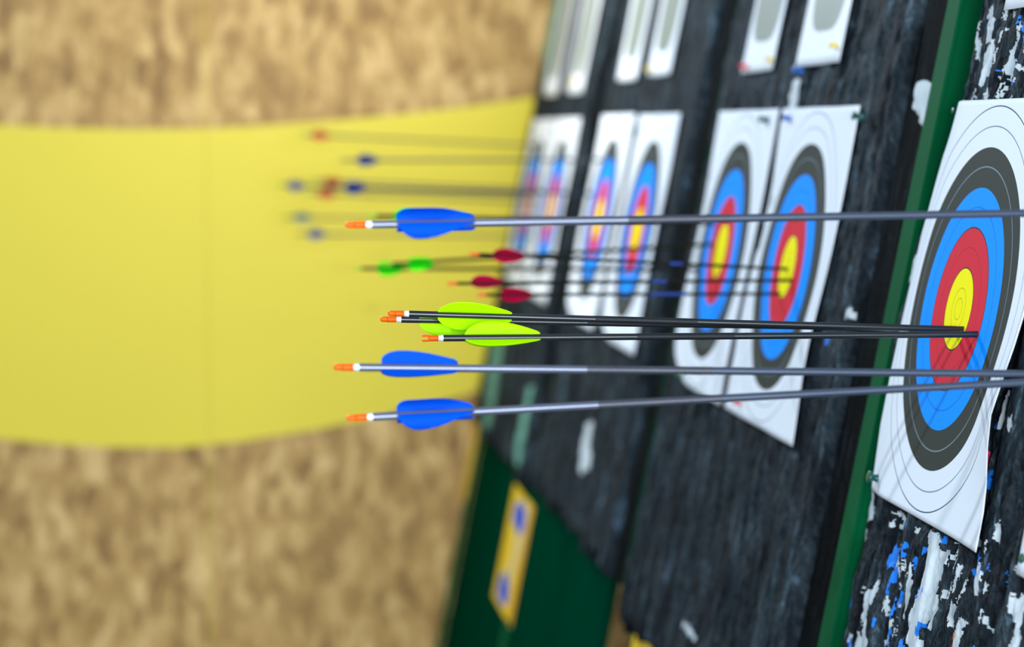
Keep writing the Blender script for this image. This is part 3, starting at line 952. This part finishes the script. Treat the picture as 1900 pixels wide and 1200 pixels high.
def vane_mesh(r, h, L, ang, curlang=0.0, blunt=.12, thick=.0004):
    if blunt > .2:
        prof = [(0, .40), (.015, .52), (.04, .66), (.08, .80), (.13, .90), (.20, .98), (.28, 1.0), (.38, .985), (.50, .92), (.62, .82), (.74, .68), (.86, .53), (.95, .42), (1.0, blunt)]
    else:
        prof = [(0, .10), (.015, .25), (.04, .42), (.08, .60), (.13, .76), (.19, .89), (.26, .97), (.34, 1.0), (.44, .975), (.54, .91), (.64, .80), (.74, .66), (.84, .49), (.92, .34), (.97, .23), (1.0, blunt)]
    nj = 7
    bm = bmesh.new()
    grid = {}
    for side in (0, 1):
        for i, (t, hh) in enumerate(prof):
            for j in range(nj):
                u = j / (nj - 1)
                rad = r * .97 + h * hh * u
                a = ang + curlang * (h * hh * u / h) ** 1.3
                off = (thick * (1.6 - .9 * u)) * (.5 if side else -.5)
                y = rad * math.cos(a) - off * math.sin(a)
                z = rad * math.sin(a) + off * math.cos(a)
                grid[side, i, j] = bm.verts.new((L * t, y, z))
    n_ = len(prof)
    for side in (0, 1):
        for i in range(n_ - 1):
            for j in range(nj - 1):
                q = [grid[side, i, j], grid[side, i + 1, j], grid[side, i + 1, j + 1], grid[side, i, j + 1]]
                bm.faces.new(q if side else q[::-1])
    bd = [(i, 0) for i in range(n_)] + [(n_ - 1, j) for j in range(1, nj)] + [(i, nj - 1) for i in range(n_ - 2, -1, -1)] + [(0, j) for j in range(nj - 2, 0, -1)]
    for k in range(len(bd)):
        a, b = bd[k], bd[(k + 1) % len(bd)]
        bm.faces.new((grid[0, a[0], a[1]], grid[0, b[0], b[1]], grid[1, b[0], b[1]], grid[1, a[0], a[1]]))
    bmesh.ops.remove_doubles(bm, verts=bm.verts, dist=1e-6)
    bmesh.ops.recalc_face_normals(bm, faces=bm.faces)
    me = bpy.data.meshes.new('vane'); bm.to_mesh(me); bm.free(); smooth(me)
    return me


CAM = Vector((0, 0, EYE))
NH = np.array([N[0], N[2]])


def arrow(nock, tip, label, group, vane, nockm=M_ORANGE, shaft=M_BLACK, r=.0031, roll=60, v0=.030, vl=.069, vh=.0124, nl=.0150,
          nroll=0, curlang=0, tip_sv=None, wrap=None, crest=None, blunt=.12, collar=M_SILVER, bury=6.0, wrapm=None, front=None):
    """nock = point of the photograph, tip = the point where the shaft enters the face (or its s, v)"""
    s, v = tip_sv if tip_sv else face_at(*tip)
    Pt = P(s, v, 0)
    kx, ky = (nock[0] - 950) / FPX, (nock[1] - 600) / FPX
    g = N[2] / N[0]                                    # the shafts stand square to the row in plan
    zn = (Pt[2] - g * Pt[0]) / (1 - g * kx)
    Pn = np.array([kx * zn, ky * zn, zn])
    a = cw(Pn); b = cw(Pt)
    d = (b - a).normalized()
    L = (b - a).length
    c = (CAM - a); c = (c - d * c.dot(d)).normalized()       # towards the viewer
    u = d.cross(c); u = u if u.z > 0 else -u
    m = Matrix.Identity(4)
    z = d.cross(c)                                           # right-handed frame: x = d, y = c, z = d x c
    for i, ax in enumerate((d, c, z)):
        for j in range(3): m[j][i] = ax[j]
    m.translation = a
    sgn = 1 if z.z > 0 else -1
    e = empty('arrow', None, label, 'arrow', group, m)
    link('nock', nock_mesh(r, nl, math.radians(nroll)), nockm, e)
    cl = .0045
    if collar:
        tube('collar', r * .82, nl * .98, r * 1.0, nl + cl, collar, e)
    x0 = nl + (cl if collar else 0); x1 = L + bury * .01
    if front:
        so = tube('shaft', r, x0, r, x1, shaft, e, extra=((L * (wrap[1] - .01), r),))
        so.data.materials.append(front)  # darker front colour paints in the light lost towards the target
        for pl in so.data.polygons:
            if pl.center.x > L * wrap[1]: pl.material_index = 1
    else:
        tube('shaft', r, x0, r, x1, shaft, e)
    for k in range(3):
        an = sgn * math.radians(roll - 120 * k)
        me = vane_mesh(r, vh, vl, an, sgn * math.radians(curlang), blunt)
        o = link('vane', me, vane, e)
        o.location.x = v0
    if wrap:
        w0 = L * wrap[0]; w1 = L * wrap[1]
        tube('wrap', r * 1.035, w0, r * 1.035, w1, wrapm or M_WRAP, e)
    if crest:
        tube('crest_band', r * 1.08, L * crest[0], r * 1.08, L * crest[1], M_CREST, e)
    return e


GL = 'lime fletched arrows in the nearest face'
arrow((720, 581), (1787, 611), 'lime fletched black arrow, upper of the two overlapping, its orange nock in profile', GL, M_LIME, roll=55, v0=.0465, vl=.0700, nroll=90, wrap=(.353, .53))
arrow((706, 592), (1772, 610), 'lime fletched black arrow tucked behind and just below the upper lime arrow', GL, M_LIME, roll=36, v0=.0365, vl=.0700, nroll=90, wrap=(.353, .53))
arrow((783, 627.5), (1813, 620), 'lowest lime fletched black arrow, the slot of its orange nock open to view', GL, M_LIME, roll=93, v0=.0395, vl=.0700, nroll=0, wrap=(.38, .555))
BG = 'blue fletched silver arrows'
SV = lambda s, x, y: None


def sv_at(s, y):
    """point of the face at distance s along the row whose line of sight has height y"""
    lo, hi = -60.0, 60.0
    for _ in range(60):
        md = (lo + hi) / 2
        p = P(s, md)
        if p[1] / p[2] * FPX + 600 < y: lo = md
        else: hi = md
    return s, lo


BV = dict(wrapm=M_GREYW, shaft=M_GREYC, front=M_GREYC_SHADE, r=.0033, vl=.0635, vh=.0112, nl=.0165, blunt=.22)
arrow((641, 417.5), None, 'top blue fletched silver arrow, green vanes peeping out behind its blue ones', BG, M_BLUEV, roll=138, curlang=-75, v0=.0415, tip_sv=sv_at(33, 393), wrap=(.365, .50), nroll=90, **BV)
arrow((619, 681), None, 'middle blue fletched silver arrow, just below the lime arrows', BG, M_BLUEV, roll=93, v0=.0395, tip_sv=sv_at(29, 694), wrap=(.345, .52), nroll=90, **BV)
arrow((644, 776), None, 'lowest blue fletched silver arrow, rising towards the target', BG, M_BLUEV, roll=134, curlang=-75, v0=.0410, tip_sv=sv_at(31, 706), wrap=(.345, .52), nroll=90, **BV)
PG = 'crimson fletched arrows in the second face'
PV = dict(r=.0020, vl=.0400, vh=.0085, nl=.013, collar=None, nockm=M_NOCK_RED, shaft=M_MATTK, v0=.030)
arrow((870, 471), (1462, 499), 'thin crimson fletched arrow, highest of the three crimson ones', PG, M_PINKV, roll=60, crest=(.625, .665), **PV)
arrow((829, 526), (1472, 520), 'thin crimson fletched arrow, middle of the three, its nock reaching farthest left', PG, M_PINKV, roll=85, crest=(.585, .63), **PV)
arrow((884, 547), (1449, 545), 'thin crimson fletched arrow, lowest of the three crimson ones', PG, M_PINKV, roll=60, crest=(.565, .69), **PV)
GG = 'blurred green fletched arrows'
GV = dict(r=.0027, vl=.0400, vh=.0100, nl=.013, collar=None, nockm=M_NOCK_GREEN, shaft=M_MATTK)
arrow((682, 400), (1325, 414), 'green fletched dark arrow mostly hidden behind the top blue arrow', GG, M_GREENV, roll=50, v0=.038, **GV)
arrow((655, 498), (1297, 500), 'blurred green fletched arrow with a yellow green nock, left of the two crossing', GG, M_GREENV, roll=120, v0=.036, **GV)
arrow((712, 491), (1322, 453), 'blurred green fletched arrow rising towards the target, its nock behind the other green one', GG, M_GREENV, roll=40, v0=.034, **GV)
FG = 'far out of focus arrows'
FV = dict(r=.0028, vl=.0420, vh=.0105, nl=.014, collar=None)
arrow((551, 249), (1012, 271), 'topmost faint arrow with red vanes against the yellow paint', FG, M_REDV, M_NOCK_GREEN, M_GREYF, roll=60, v0=.035, **FV)
arrow((628, 297), (1122, 297), 'faint arrow with one blue smudge of vanes, second from the top', FG, M_DBLUEV, M_NOCK_OLIVE, M_GREYF, roll=60, v0=.036, **FV)
arrow((511, 343), (985, 362), 'faint arrow with deep blue vanes and the leftmost nock', FG, M_DBLUEV, M_NOCK_GREEN, M_GREYF, roll=60, v0=.030, **FV)
arrow((570, 334), (1004, 352), 'faint arrow with red vanes, upper of the crossing red pair', FG, M_REDV, M_NOCK_GREEN, M_GREYF, roll=20, v0=.040, **FV)
arrow((562, 358), (994, 374), 'faint arrow with red vanes, lower of the crossing red pair', FG, M_REDV, M_NOCK_GREEN, M_GREYF, roll=60, v0=.036, **FV)
arrow((610, 346), (1104, 360), 'faint arrow with the darkest blue vanes and a dark shaft', FG, M_DBLUEV, M_DARKB, M_DARKB, roll=60, v0=.032, **FV)
arrow((519, 403), (975, 409), 'faint arrow with grey blue vanes and a yellow green nock', FG, M_GREYBV, M_NOCK_GREEN, M_GREYF, roll=60, v0=.035, **FV)
arrow((541, 434), (988, 437), 'faint arrow with blue vanes and an amber nock, lowest of the far ones', FG, M_DBLUEV, M_NOCK_AMBER, M_GREYF, roll=60, v0=.038, **FV)
